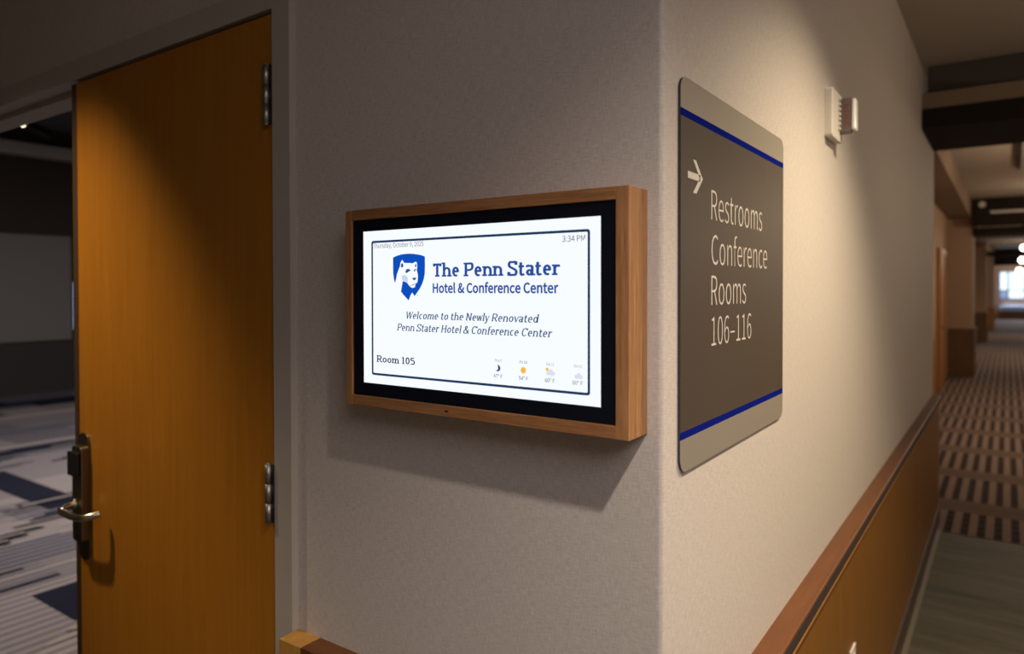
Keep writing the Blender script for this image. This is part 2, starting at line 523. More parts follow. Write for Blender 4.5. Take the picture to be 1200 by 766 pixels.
def cell(x0, x1, y0, y1, k, z=0.0):
    vs = [bm.verts.new(p) for p in ((x0, y0, z), (x1, y0, z), (x1, y1, z), (x0, y1, z))]
    f = bm.faces.new(vs)
    f.material_index = yarns.index(k)


rnd = random.Random(11)
y = 0.6
while y < 11.5:
    h = rnd.choice((0.28, 0.42, 0.56))
    y1 = min(11.5, y + h)
    x = 0.15 - rnd.random() * 0.6
    while x < 9.0:
        wd = rnd.choice((0.45, 0.7, 0.95, 1.2))
        x0, x1 = max(0.15, x), min(9.0, x + wd)
        style = rnd.choice(('plain', 'plain', 'stripe', 'stripe', 'navy', 'line', 'bluestripe', 'soft'))
        if x1 - x0 > 0.02:
            if style == 'navy' and y > 4:
                cell(x0, x1, y, y1, 'navy')
            else:
                a, b = {'plain': ('grey', 'grey'), 'soft': ('grey', 'mauve'), 'stripe': ('grey', 'slate'), 'navy': ('mauve', 'slate'), 'line': ('grey', 'pale'), 'bluestripe': ('mauve', 'blue')}[style]
                n = max(2, int(round((y1 - y) / 0.035)))
                n += n % 2
                for i in range(n):
                    cell(x0, x1, y + (y1 - y) * i / n, y + (y1 - y) * (i + 1) / n, a if i % 2 == 0 else b)
        x += wd
    y = y1
for x0, x1, ya, yb, k in ((0.575, 1.05, 3.16, 3.63, 'navy'), (1.25, 1.50, 5.10, 6.60, 'navy'), (0.2, 1.3, 3.70, 3.735, 'pale'), (0.2, 1.4, 3.95, 3.985, 'pale'),
                          (0.50, 0.78, 3.80, 3.835, 'black'), (0.42, 0.70, 4.05, 4.085, 'black'), (0.25, 0.52, 4.15, 4.185, 'black'), (0.75, 1.05, 4.75, 4.79, 'pale'), (0.80, 1.10, 4.95, 4.99, 'pale'),
                          (0.3, 1.2, 2.66, 2.72, 'black'), (1.6, 4.0, 7.55, 7.65, 'pale'), (1.7, 4.2, 7.25, 7.45, 'navy'), (2.2, 4.4, 9.3, 9.6, 'pale'), (2.4, 4.6, 10.4, 10.7, 'navy')):
    cell(x0, x1, ya, yb, k, 0.002)
for i in range(60):
    x0, ya = rnd.uniform(0.2, 2.4), rnd.uniform(2.6, 7.5)
    k = rnd.choice(('pale', 'pale', 'black', 'slate', 'navy'))
    wd, th = rnd.uniform(0.22, 0.6), rnd.uniform(0.018, 0.036)
    for j in range(rnd.choice((1, 2, 3))):
        cell(x0 + 0.12 * j, x0 + 0.12 * j + wd, ya + 0.075 * j, ya + 0.075 * j + th, k, 0.0025 + 0.0001 * i)
link('floor', bm, [M['yarn_' + k] for k in yarns], None, False, 'patchwork carpet of grey, navy and cream stripes in the meeting room', 'floor', 'structure')

# ---- wainscot of the corridor wall
ZR = 0.838
wn = empty('trim_9', 'amber wood wainscot with cherry cap along the corridor wall', 'wainscot', 'structure', loc=(0, 0, 0))
bm = bmesh.new()
prism(bm, [(0, 0), (4.5, 0), (4.5, -0.050), (-0.050, -0.050)], ZR - 0.020, ZR)
bmesh.ops.bevel(bm, geom=[e for e in bm.edges if abs(e.verts[0].co.y + 0.05) < 1e-4 and abs(e.verts[1].co.y + 0.05) < 1e-4], offset=0.003, segments=2, profile=0.5, affect='EDGES')
link('cap_rail', bm, M['cap_x'], wn)
part('cap_shadow_strip', M['shadow_gap'], wn, (-0.0505, 4.5, -0.0512, -0.040, ZR - 0.030, ZR - 0.004), label='dark strip painting the shadow line of the cap edge')  # shadow line under the cap, painted as a dark strip
part('reveal', M['shadow_gap'], wn, (0, 4.5, -0.020, 0, ZR - 0.034, ZR - 0.022))
xs = [-0.033, 1.135, 2.02, 3.05, 4.5]
for i, (a, b) in enumerate(zip(xs, xs[1:])):
    bm = bmesh.new()
    box(bm, a + 0.0012, b - 0.0012, -0.038, -0.0, 0.11, ZR - 0.034, 0.0015)
    link('panel', bm, M['panel'], wn)
part('edge_highlight', M['far_wood'], wn, (-0.04, 4.5, -0.0515, -0.036, ZR - 0.040, ZR - 0.035), label='thin lighter strip painting the highlight along the panel tops')  # edge highlight put in as a strip of lighter wood
struct('baseboard_right', M['baseboard'], 'dark baseboard under the corridor wainscot', 'baseboard', (-0.045, 4.5, -0.046, -0.0, 0.0, 0.108))
struct('trim_10', M['shoe'], 'narrow edge strip where the tile meets the corridor baseboard', 'trim', (-0.06, 4.295, -0.066, -0.046, 0.0, 0.006))

# ---- wainscot of the foyer wall, its end block beside the door frame
wf = empty('trim_11', 'amber wood wainscot with cherry cap and end block below the display', 'wainscot', 'structure')
bm = bmesh.new()
prism(bm, [(0, 0), (-0.050, -0.050), (-0.050, 0.741), (0, 0.741)], ZR - 0.022, ZR)
link('cap_rail', bm, M['cap_y'], wf)
bm = bmesh.new()
box(bm, -0.050, 0, 0.741, 0.8085, 0.0, ZR, 0.0015)
link('end_block', bm, M['cap_end'], wf, label='lighter amber end block')
part('reveal', M['shadow_gap'], wf, (-0.020, 0, 0, 0.741, ZR - 0.034, ZR - 0.022))
part('panel', M['panel'], wf, (-0.038, 0, -0.033, 0.741, 0.11, ZR - 0.034))
struct('baseboard_left', M['baseboard'], 'dark baseboard under the foyer wainscot', 'baseboard', (-0.046, 0, -0.045, 0.741, 0.0, 0.108))

# ---- dados and doors in the far alcoves
for px0, px1, py, lab, k in ((13.65, 14.45, 0.09, 'dark wood dado on the nearest wall pier', 'far_dado'), (23.4, 24.2, 0.10, 'dark wood dado on the second wall pier', 'far_dado'),
                             (30.0, 30.8, 0.0, 'reddish wood dado on the last wall pier', 'far_wood')):
    bm = bmesh.new()
    box(bm, px0 - 0.03, px0, py - 0.03, 0.455, 0.01, 0.80)
    box(bm, px0, px1, py - 0.03, py, 0.01, 0.80)
    box(bm, px0 - 0.045, px0, py - 0.045, 0.455, 0.80, 0.838)
    box(bm, px0, px1, py - 0.045, py, 0.80, 0.838)
    link('trim_12', bm, M[k], None, False, lab, 'dado', 'structure')
struct('trim_13', M['far_wood'], 'amber wood dado along the first alcove wall', 'dado', (4.5, 10.9, 0.43, 0.46, 0.01, 0.838))
dr = empty('door_2', 'amber wood door in the first alcove of the corridor', 'door', 'structure')
part('leaf', M['far_wood'], dr, (11.25, 12.25, 0.42, 0.455, 0.01, 2.06), bev=0.003)
part('door_frame', M['far_wood'], dr, (11.17, 11.25, 0.405, 0.46, 0.01, 2.14), (12.25, 12.33, 0.405, 0.46, 0.01, 2.14), (11.25, 12.25, 0.405, 0.46, 2.06, 2.14))
bm = bmesh.new()
tube(bm, [(11.36, 0.42, 0.96), (11.36, 0.36, 0.96), (11.375, 0.35, 0.96), (11.50, 0.35, 0.96)], 0.012)
link('handle', bm, M['steel_dark'], dr)
bm = bmesh.new()
box(bm, 11.33, 11.39, 0.41, 0.42, 0.80, 1.10)
link('lock_plate', bm, M['steel_dark'], dr)

# ---- door frame of the double door (trim_14): folded metal profile, built as jambs and head
fr = empty('trim_14', 'taupe metal frame around the honey wood double door', 'door frame', 'structure')


def frame_profile(t0, sgn):
    """cross section (x, across): face, return, rabbet and stop; across measured from t0 into the opening"""
    return [(-0.016, t0), (-0.016, t0 + sgn * 0.056), (0.036, t0 + sgn * 0.056), (0.036, t0 + sgn * 0.072), (0.090, t0 + sgn * 0.072), (0.090, t0 + sgn * 0.056),
            (0.138, t0 + sgn * 0.056), (0.138, t0), (0.125, t0), (0.125, t0 + sgn * 0.045), (0.0, t0 + sgn * 0.045), (0.0, t0)]


ZH = 2.137
bm = bmesh.new()
prism(bm, frame_profile(0.810, 1), 0, ZH + 0.058)
link('jamb', bm, M['frame_paint'], fr)
bm = bmesh.new()
prism(bm, frame_profile(2.862, -1), 0, ZH + 0.058)
link('jamb', bm, M['frame_paint'], fr)
bm = bmesh.new()
prof = [(x, z) for x, z in frame_profile(ZH + 0.058, -1)]
prism(bm, prof, 0.8662, 2.8058, 'y')
link('head', bm, M['frame_paint'], fr)

# ---- the door leaf
DY0, DY1, DX0, DX1, DZ = 0.8695, 1.752, -0.012, 0.033, 2.130
d1 = empty('door_1', 'honey wood door leaf with a lever lock standing closed beside the open half', 'door', 'structure', loc=(0, DY0, 0))
di = Matrix.Translation((0, -DY0, 0))


def dpart(name, bm, material, label=None, smooth=False, parent=None):
    o = link(name, bm, material, parent or d1, smooth, label)
    if parent is None:
        o.matrix_parent_inverse = di
    else:
        o.matrix_parent_inverse = Matrix.Identity(4)
    return o


bm = bmesh.new()
box(bm, DX0, DX1, DY0, DY1, 0.012, DZ, 0.0015)
dpart('leaf', bm, M['door'])
bm = bmesh.new()
box(bm, DX0 - 0.001, DX1 + 0.012, DY1, DY1 + 0.026, 0.012, DZ - 0.001, 0.001)
dpart('meeting_stile', bm, M['door_edge'], 'dark meeting edge')
for zb in (1.897, 1.054, 0.21):
    bm = bmesh.new()
    hb = 0.124
    for k in range(3):
        z0, z1 = ((0, 0.0410), (0.0414, 0.0826), (0.0830, hb))[k]
        tube(bm, [(-0.0215, 0.8785, zb + z0), (-0.0215, 0.8785, zb + z1)], 0.0074)
    tube(bm, [(-0.0215, 0.8785, zb - 0.003), (-0.0215, 0.8785, zb)], [0.004, 0.0062])
    tube(bm, [(-0.0215, 0.8785, zb + hb), (-0.0215, 0.8785, zb + hb + 0.003)], [0.0062, 0.004])
    h = dpart('hinge', bm, M['steel'], None, True)
    bm = bmesh.new()
    box(bm, -0.019, -0.004, 0.8664, 0.8694, zb, zb + hb)
    o = link('hinge_gap_strip', bm, M['black'], h)  # black strip in the gap beside the hinge barrel
# card lock: long rounded back plate, thick body, reader and a returned lever
bm = bmesh.new()
prism(bm, rrect(1.688, 1.752, 0.790, 1.146, 0.028), DX0 - 0.006, DX0, 'x')
lock = dpart('card_lock', bm, M['steel_dark'], 'aged nickel card lock with lever')
bm = bmesh.new()
prism(bm, rrect(1.690, 1.748, 0.846, 1.112, 0.010), DX0 - 0.024, DX0 - 0.006, 'x')
bmesh.ops.bevel(bm, geom=[e for e in bm.edges if e.verts[0].co.x < -0.03 and e.verts[1].co.x < -0.03], offset=0.003, segments=2, profile=0.5, affect='EDGES')
link('lock_body', bm, M['steel_dark'], lock)
bm = bmesh.new()
box(bm, -0.047, -0.034, 1.697, 1.752, 1.030, 1.098, 0.004)
link('card_reader', bm, M['black'], lock, label='black card reader')
bm = bmesh.new()
path = smooth_path([(-0.036, 1.735, 0.948), (-0.056, 1.735, 0.945), (-0.070, 1.731, 0.941), (-0.074, 1.715, 0.938), (-0.073, 1.66, 0.937), (-0.069, 1.618, 0.939), (-0.055, 1.600, 0.943), (-0.034, 1.588, 0.947)], 6)
tube(bm, path, 0.0098)
link('lever', bm, M['lever'], lock, True)
bm = bmesh.new()
tube(bm, [(-0.034, 1.735, 0.948), (-0.040, 1.735, 0.948)], 0.0165, 20)
link('lever_rose', bm, M['lever'], lock, True)

# ------------------------------------------------------------------ letter outlines (cap height 1000): advance, contours
SANS = {
'&':(928,['353,-18 463,-3 559,36 641,97 722,46 799,7 872,-18 905,86 846,107 783,139 718,181 790,291 848,410 892,539 776,539 740,430 692,332 636,244 543,329 456,424 382,525 490,609 574,704 607,821 584,924 517,993 411,1018 290,986 210,903 181,783 189,708 212,630 247,548 150,472 77,378 49,259 88,116 194,18', '559,162 500,120 435,92 368,82 267,105 197,169 171,266 188,339 233,403 297,461 374,355 463,254', '336,607 310,668 294,728 288,784 303,859 346,911 412,930 466,914 497,874 506,819 482,738 420,670']),
',':(379,['102,-259 209,-191 277,-95 302,26 289,104 253,154 196,172 150,161 116,131 102,85 115,38 148,8 194,-3 209,-1 192,-77 145,-140 72,-186']),
'0':(757,['379,-18 544,40 652,213 690,503 652,791 544,961 379,1018 214,961 106,791 68,503 106,213 214,40', '379,83 279,127 213,264 188,503 213,741 279,877 379,920 479,877 546,741 570,503 546,264 479,127']),
'1':(757,['120,0 668,0 668,104 468,104 468,1000 372,1000 314,971 246,948 165,929 165,850 344,850 344,104 120,104']),
'2':(757,['60,0 689,0 689,108 412,108 359,106 303,103 248,98 454,315 591,522 641,724 605,879 504,981 349,1018 234,1000 139,949 55,872 127,801 187,861 257,902 334,917 437,891 498,821 518,719 469,536 318,325 60,74']),
'3':(757,['359,-18 522,16 637,114 681,267 652,388 576,473 469,521 469,528 563,580 624,660 647,768 609,903 506,988 355,1018 248,1002 156,960 76,899 143,820 205,870 274,904 351,917 441,897 499,842 520,759 494,661 407,593 243,568 243,472 427,447 525,377 554,271 528,172 457,109 351,86 249,102 169,144 104,201 40,120 117,52 221,2']),
'4':(757,['464,0 581,0 581,276 715,276 715,375 581,375 581,1000 443,1000 27,357 27,276 464,276', '464,375 157,375 385,716 413,766 440,815 465,864 471,864 468,805 465,740 464,682']),
'5':(757,['357,-18 517,23 637,139 685,325 643,506 535,610 383,644 328,639 279,626 233,604 259,894 636,894 636,1000 150,1000 117,533 184,491 238,523 290,543 351,550 460,523 532,445 558,322 529,196 453,115 345,86 242,102 162,142 100,196 37,115 115,51 220,2']),
'6':(757,['411,-18 554,23 658,137 698,307 664,482 568,586 420,621 341,606 262,565 194,501 232,746 324,877 452,915 511,906 565,879 610,839 681,915 618,969 541,1005 446,1018 264,965 129,792 76,477 121,202 239,37', '196,401 265,475 334,516 400,528 500,501 560,424 580,307 557,188 497,109 411,80 302,118 230,226']),
'7':(757,['270,0 400,0 431,347 516,639 693,925 693,1000 67,1000 67,894 553,894 396,625 308,340']),
'9':(757,['321,-18 498,38 631,218 683,543 639,807 519,965 347,1018 203,977 100,864 60,693 94,520 190,415 336,379 419,394 498,436 566,501 526,256 436,125 317,86 253,95 196,121 147,162 79,85 142,32 222,-4', '565,606 496,529 425,485 356,472 257,500 197,576 177,693 200,813 261,892 348,921 457,885 531,779']),
':':(379,['190,532 235,544 267,577 280,628 267,677 235,711 190,723 144,711 112,677 100,628 112,577 144,544', '190,-18 235,-6 267,27 280,76 267,127 235,160 190,172 144,160 112,127 100,76 112,27 144,-6']),
'C':(870,['514,-18 634,-1 735,48 821,126 752,206 684,145 608,106 520,93 354,143 247,285 209,503 249,719 358,858 524,907 603,895 671,862 729,813 797,895 727,955 635,1000 523,1018 295,955 138,777 79,499 136,221 291,44']),
'E':(804,['138,0 729,0 729,108 263,108 263,472 643,472 643,580 263,580 263,894 714,894 714,1000 138,1000']),
'F':(753,['138,0 263,0 263,449 645,449 645,555 263,555 263,894 714,894 714,1000 138,1000']),
'H':(993,['138,0 263,0 263,472 730,472 730,0 857,0 857,1000 730,1000 730,581 263,581 263,1000 138,1000']),
'I':(400,['138,0 263,0 263,1000 138,1000']),
'M':(1108,['138,0 251,0 251,554 249,649 243,752 235,849 240,849 321,621 510,101 595,101 783,621 864,849 869,849 862,752 855,649 853,554 853,0 970,0 970,1000 819,1000 628,465 605,396 582,326 558,256 553,256 529,326 505,396 480,465 289,1000 138,1000']),
'O':(1012,['506,-18 728,46 878,226 933,503 878,779 728,956 506,1018 284,956 134,779 79,503 134,226 284,46', '506,93 349,144 246,286 209,503 246,719 349,858 506,907 663,858 766,719 804,503 766,286 663,144']),
'P':(864,['138,0 263,0 263,398 428,398 621,431 750,533 797,707 750,880 619,972 423,1000 138,1000', '263,501 263,898 407,898 553,881 642,821 671,707 643,590 557,522 412,501']),
'R':(866,['263,525 263,898 431,898 564,881 646,825 674,720 646,612 564,547 431,525', '686,0 828,0 574,438 693,491 771,585 799,720 754,885 631,974 450,1000 138,1000 138,0 263,0 263,424 443,424']),
'S':(813,['415,-18 596,21 713,122 754,266 727,390 653,475 548,533 407,595 329,631 266,683 240,763 263,840 328,889 427,907 514,896 589,864 655,814 720,895 640,959 540,1002 427,1018 265,983 153,890 112,753 144,630 221,548 315,497 458,434 544,392 604,338 626,255 601,170 529,113 416,93 314,108 220,151 141,217 65,130 163,51 280,0']),
'T':(817,['345,0 472,0 472,894 775,894 775,1000 42,1000 42,894 345,894']),
'a':(768,['296,-18 385,-3 467,35 542,89 546,89 557,0 659,0 659,456 633,616 550,722 402,760 289,744 190,708 112,663 160,577 224,615 299,644 382,656 476,629 522,560 535,469 277,418 128,328 80,192 109,78 185,7', '332,83 265,95 218,133 201,201 232,285 337,346 535,386 535,180 466,126 400,94']),
'b':(843,['452,-18 610,30 728,166 774,382 740,582 640,713 479,760 397,746 318,709 246,656 251,789 251,1086 126,1086 126,0 225,0 236,76 241,76 309,26 381,-6', '431,87 377,94 315,118 251,164 251,554 319,609 385,643 447,655 561,620 625,525 644,381 616,223 541,123']),
'c':(696,['417,-18 504,-6 585,26 658,75 603,160 552,122 494,96 428,86 308,122 228,220 199,370 230,519 312,619 432,655 487,647 536,624 580,591 643,673 585,716 514,748 427,760 250,714 121,581 71,370 117,160 240,28']),
'd':(846,['378,-18 463,-3 539,35 603,87 607,87 618,0 720,0 720,1086 595,1086 595,801 602,674 538,720 471,749 393,760 235,712 118,578 72,370 110,160 216,28', '405,87 295,121 225,218 201,371 230,520 306,619 415,655 475,647 534,622 595,577 595,188 534,132 471,98']),
'e':(756,['426,-18 519,-8 599,19 668,57 625,141 568,109 507,89 439,82 315,114 230,204 194,341 693,341 696,362 698,386 698,412 664,596 563,717 402,760 241,712 119,578 71,370 119,161 246,28', '192,430 231,555 307,633 405,660 504,634 567,556 589,430']),
'f':(443,['45,640 146,640 146,0 270,0 270,640 427,640 427,741 270,741 270,858 282,938 316,987 375,1004 402,1002 430,995 458,984 486,1080 449,1093 407,1101 362,1104 240,1074 169,989 146,859 146,741 45,734']),
'h':(828,['126,0 251,0 251,538 319,600 383,638 453,651 533,630 579,566 593,453 593,0 718,0 718,469 693,628 619,726 491,760 398,743 317,698 246,636 251,789 251,1086 126,1086']),
'i':(375,['126,0 251,0 251,741 126,741', '188,894 232,904 261,933 271,977 261,1019 232,1047 188,1057 145,1047 117,1019 106,977 117,933 145,904']),
'l':(387,['256,-18 286,-16 310,-12 329,-7 311,89 300,87 292,86 285,86 268,91 256,108 251,139 251,1086 126,1086 126,147 139,58 181,2']),
'm':(1263,['126,0 251,0 251,538 316,601 378,638 437,651 514,630 560,566 574,453 574,0 698,0 698,538 765,601 827,638 885,651 963,630 1008,566 1023,453 1023,0 1147,0 1147,469 1123,628 1049,726 924,760 837,742 756,692 678,618 637,694 571,743 473,760 389,743 312,697 243,633 240,633 228,741 126,741']),
'n':(832,['126,0 251,0 251,538 319,600 383,638 453,651 533,630 579,566 593,453 593,0 718,0 718,469 693,628 619,726 491,760 397,743 316,697 243,633 240,633 228,741 126,741']),
'o':(827,['413,-18 583,28 707,160 756,370 707,581 583,714 413,760 244,714 119,581 71,370 119,160 244,28', '413,86 301,122 226,220 199,370 226,519 301,619 413,655 526,619 602,519 629,370 602,220 526,122']),
'r':(529,['126,0 251,0 251,476 307,576 372,631 437,648 464,647 486,643 509,636 532,744 509,753 483,758 453,760 374,741 302,688 243,606 240,606 228,741 126,741']),
's':(638,['319,-18 467,13 557,92 588,202 554,314 469,382 363,427 285,459 226,498 203,555 218,609 264,648 341,663 402,654 457,631 509,598 569,675 505,718 427,748 340,760 201,731 115,656 85,550 117,446 198,380 300,336 380,303 444,258 469,195 453,137 405,95 323,79 242,90 170,121 104,168 44,85 123,32 217,-4']),
't':(514,['357,-18 404,-14 451,-4 495,10 471,104 444,94 415,86 386,83 318,100 282,148 271,225 271,640 473,640 473,741 271,741 271,950 168,950 154,741 37,734 37,640 147,640 147,229 167,99 233,13']),
'u':(828,['342,-18 435,-1 515,46 587,116 591,116 600,0 704,0 704,741 580,741 580,216 513,144 449,103 379,90 300,110 254,174 240,286 240,741 115,741 115,271 139,112 214,15']),
'y':(711,['138,-319 264,-285 353,-194 415,-63 693,741 572,741 438,330 378,120 371,120 346,191 321,262 297,330 147,741 18,741 315,-1 299,-57 260,-139 205,-196 132,-217 112,-215 92,-210 75,-205 50,-304 76,-312 105,-317']),
'°':(505,['254,655 348,679 417,746 443,849 417,952 348,1019 254,1044 158,1019 89,952 61,849 89,746 158,679', '254,724 193,741 153,784 138,849 153,914 193,959 254,975 313,959 353,914 368,849 353,784 313,741']),
'–':(731,['63,341 668,341 668,426 63,426']),
' ':(306,[])}


def sans_mesh(text, width, cap, offset=0.0):
    """flat lettering mesh from the outlines above, scaled to the given width and cap height, baseline at 0"""
    cu = bpy.data.curves.new('lettering', 'CURVE')
    cu.dimensions = '2D'
    cu.fill_mode = 'BOTH'
    pen, conts = 0, []
    for ch in text:
        adv, cs = SANS[ch]
        for c in cs:
            conts.append([(pen + int(p.split(',')[0]), int(p.split(',')[1])) for p in c.split()])
        pen += adv
    x0 = min(p[0] for c in conts for p in c)
    x1 = max(p[0] for c in conts for p in c)
    for c in conts:
        s = cu.splines.new('POLY')
        s.points.add(len(c) - 1)
        for q, p in zip(s.points, c):
            q.co = (p[0] / 1000, p[1] / 1000, 0, 1)
        s.use_cyclic_u = True
    cu.offset = offset
    o = bpy.data.objects.new('lettering', cu)
    me = bpy.data.meshes.new_from_object(o)
    bpy.data.objects.remove(o)
    k = 1000 * width / (x1 - x0)
    for v in me.vertices:
        v.co = ((v.co.x - x0 / 1000) * k, v.co.y * cap, 0)
    me.name = 'lettering'
    return me



# ------------------------------------------------------------------ serif letters drawn with a pen along skeletons
def serif_polys(text, a, b, slant, serif):
    """a: half width of upright strokes, b: half width of level strokes (cap height 700, x height 500)"""
    out = []
    pen = [0.0]

    def sweep(pts):
        n = len(pts)
        L, R = [], []
        for i in range(n):
            p, q = pts[max(i - 1, 0)], pts[min(i + 1, n - 1)]
            tx, ty = q[0] - p[0], q[1] - p[1]
            d = math.hypot(tx, ty) or 1
            nx, ny = -ty / d, tx / d
            w = math.sqrt(a * a * nx * nx + b * b * ny * ny) or 1
            ox, oy = a * a * nx / w, b * b * ny / w
            L.append((pts[i][0] + ox, pts[i][1] + oy))
            R.append((pts[i][0] - ox, pts[i][1] - oy))
        for i in range(n - 1):
            put([R[i], R[i + 1], L[i + 1], L[i]])

    def put(q):
        out.append([(pen[0] + x + slant * y, y) for x, y in q])

    def line(*p):
        sweep(list(p))

    def curve(*p):
        P = [Vector((x, y, 0)) for x, y in p]
        sweep([(v.x, v.y) for v in smooth_path(P, 6)])

    def ring(x0, x1, y0, y1, t0=0, t1=360):
        cx, cy, rx, ry = (x0 + x1) / 2, (y0 + y1) / 2, (x1 - x0) / 2 - a, (y1 - y0) / 2 - b
        n = max(8, int(abs(t1 - t0) / 15))
        pts = [(cx + rx * math.cos(math.radians(t0 + (t1 - t0) * i / n)), cy + ry * math.sin(math.radians(t0 + (t1 - t0) * i / n))) for i in range(n + 1)]
        if abs(t1 - t0) >= 360:
            pts = pts + [pts[1]]
            sweep(pts[:])
        else:
            sweep(pts)
        return pts

    def slab(x, y, lo, hi):
        """serif at the foot (y=0 side up) or head of a stem"""
        t = 1.7 * b
        y0, y1 = (y, y + t) if y < 250 else (y - t, y)
        put([(x - lo * serif, y0), (x + hi * serif, y0), (x + hi * serif, y1), (x - lo * serif, y1)])

    def stem(x, y0, y1, foot=True, head='l'):
        line((x, y0), (x, y1))
        if foot:
            slab(x, y0, a + 65, a + 65)
        if head == 'l':
            slab(x, y1, a + 65, a)
        elif head == 'lr':
            slab(x, y1, a + 65, a + 65)

    def arch(x0, x1):
        xm, h = (x0 + x1) / 2, 500 - b
        rx = (x1 - x0) / 2
        pts = [(x0, 300)] + [(xm + rx * math.cos(math.radians(t)), h - 170 + 170 * math.sin(math.radians(t))) for t in range(165, -1, -15)] + [(x1, 0)]
        sweep(pts)
        slab(x1, 0, a + 65, a + 65)

    for ch in text:
        w = 0
        if ch == ' ':
            w = 210
        elif ch == 'T':
            stem(300, 0, 700, True, None)
            line((40, 700 - b), (560, 700 - b))
            line((40 + a, 700), (40 + a, 540))
            line((560 - a, 700), (560 - a, 540))
            w = 590
        elif ch == 'h':
            stem(120, 0, 740)
            arch(120, 440)
            w = 560
        elif ch == 'n':
            stem(120, 0, 500)
            arch(120, 440)
            w = 560
        elif ch == 'm':
            stem(120, 0, 500)
            arch(120, 400)
            arch(400, 680)
            w = 800
        elif ch == 'r':
            stem(120, 0, 500)
            curve((120, 290), (170, 420), (250, 500 - b), (340, 500 - b - 8))
            line((350 - a * .6, 500 - 2 * b * .3), (350 - a * .6, 380))
            w = 400
        elif ch == 'e':
            ring(40, 450, -8, 508, -52, -360)
            line((40 + a, 262), (450 - a * .4, 262))
            line((450 - a, 250), (450 - a, 270))
            w = 490
        elif ch == 'o':
            ring(40, 480, -8, 508)
            w = 520
        elif ch == 'a':
            curve((80, 400), (130, 470), (230, 508 - b), (330, 450), (360, 340), (360, 60), (380, 0))
            slab(390, 0, a + 10, a + 50)
            ring(40, 400, -8, 310)
            w = 480
        elif ch == 't':
            curve((150, 640), (150, 300), (150, 130), (190, 40), (260, b - 6), (340, 70))
            line((30, 500 - b), (320, 500 - b))
            w = 370
        elif ch == 'P' or ch == 'R':
            stem(140, 0, 700)
            curve((140, 700 - b), (330, 700 - b), (470, 640), (510, 510), (470, 380), (330, 320), (140, 320))
            w = 580
            if ch == 'R':
                line((330, 330), (540, 0))
                slab(540, 0, 70, a + 60)
                w = 640
        elif ch == 'S':
            curve((460, 560), (400, 670), (285, 708 - b), (150, 660), (100, 540), (150, 430), (290, 360), (430, 280), (480, 170), (420, 45), (280, -8 + b), (150, 40), (85, 160))
            line((470, 700), (470, 520))
            line((80, 0), (80, 190))
            w = 560
        elif ch == '1':
            stem(220, 0, 700, True, None)
            line((225, 690), (90, 590))
            w = 410
        elif ch == '0':
            ring(40, 470, -8, 708)
            w = 510
        elif ch == '5':
            line((120, 700 - b), (430, 700 - b))
            curve((130, 700), (118, 540), (115, 400))
            curve((110, 390), (240, 440), (380, 390), (440, 230), (390, 70), (240, -8 + b), (70, 60))
            w = 490
        elif ch in 'Ww':
            H = 700 if ch == 'W' else 500
            k = H / 700
            for p, q, h in ((40, 210, a), (210, 380, a * .6), (380, 550, a), (550, 720, a * .6)):
                up = p in (210, 550)
                x0, x1 = p * k + 20, q * k + 20
                y0, y1 = (0, H) if up else (H, 0)
                put([(x0 - h, y0), (x0 + h, y0), (x1 + h, y1), (x1 - h, y1)])
            slab(60 * k, H, 80, 80)
            slab(740 * k, H, 80, 80)
            w = 770 * k + 30
        elif ch == 'l':
            stem(120, 0, 740)
            w = 250
        elif ch == 'c':
            ring(40, 440, -8, 508, 50, 310)
            w = 450
        elif ch in 'NH':
            stem(130, 0, 700, True, 'lr')
            stem(530, 0, 700, ch == 'H', 'lr')
            if ch == 'N':
                put([(130 - a, 700), (130 + a, 700), (530 + a, 0), (530 - a, 0)])
            else:
                line((130, 360), (530, 360))
            w = 670
        elif ch in 'yv':
            put([(60 - a, 500), (60 + a, 500), (235 + a, 0), (235 - a, 0)])
            put([(400 - a * .6, 500), (400 + a * .6, 500), (235 + a * .6, 0), (235 - a * .6, 0)])
            slab(60, 500, 80, 80)
            slab(400, 500, 80, 80)
            if ch == 'y':
                curve((240, 20), (190, -110), (120, -190), (30, -180))
            w = 450
        elif ch == 'd':
            ring(40, 450, -8, 508)
            stem(430, 0, 740, False)
            slab(430, 0, a, a + 60)
            w = 530
        elif ch == 'C':
            ring(40, 600, -8, 708, 45, 315)
            line((545, 700), (545, 520))
            w = 610
        elif ch == 'f':
            curve((150, 0), (150, 520), (180, 680), (260, 740 - b), (350, 700))
            line((30, 500 - b), (310, 500 - b))
            slab(150, 0, a + 65, a + 65)
            w = 340
        elif ch == '&':
            curve((600, 0), (420, 190), (220, 440), (170, 580), (270, 708 - b), (360, 590), (280, 440), (110, 300), (60, 160), (130, 40), (270, -8 + b), (430, 100), (520, 330))
            slab(530, 350, 70, 90)
            w = 640
        pen[0] += w
    return out



# ------------------------------------------------------------------ the framed display on the foyer wall
disp = empty('digital_display', 'oak framed digital display glowing white on the foyer wall', 'display', loc=(0, 0.308, 1.515))
dsi = Matrix.Translation((0, -0.308, -1.515))


def dp(o, parent=None):
    o.parent = parent or disp
    o.matrix_parent_inverse = dsi if (parent is None or parent is disp) else Matrix.Identity(4)
    return o


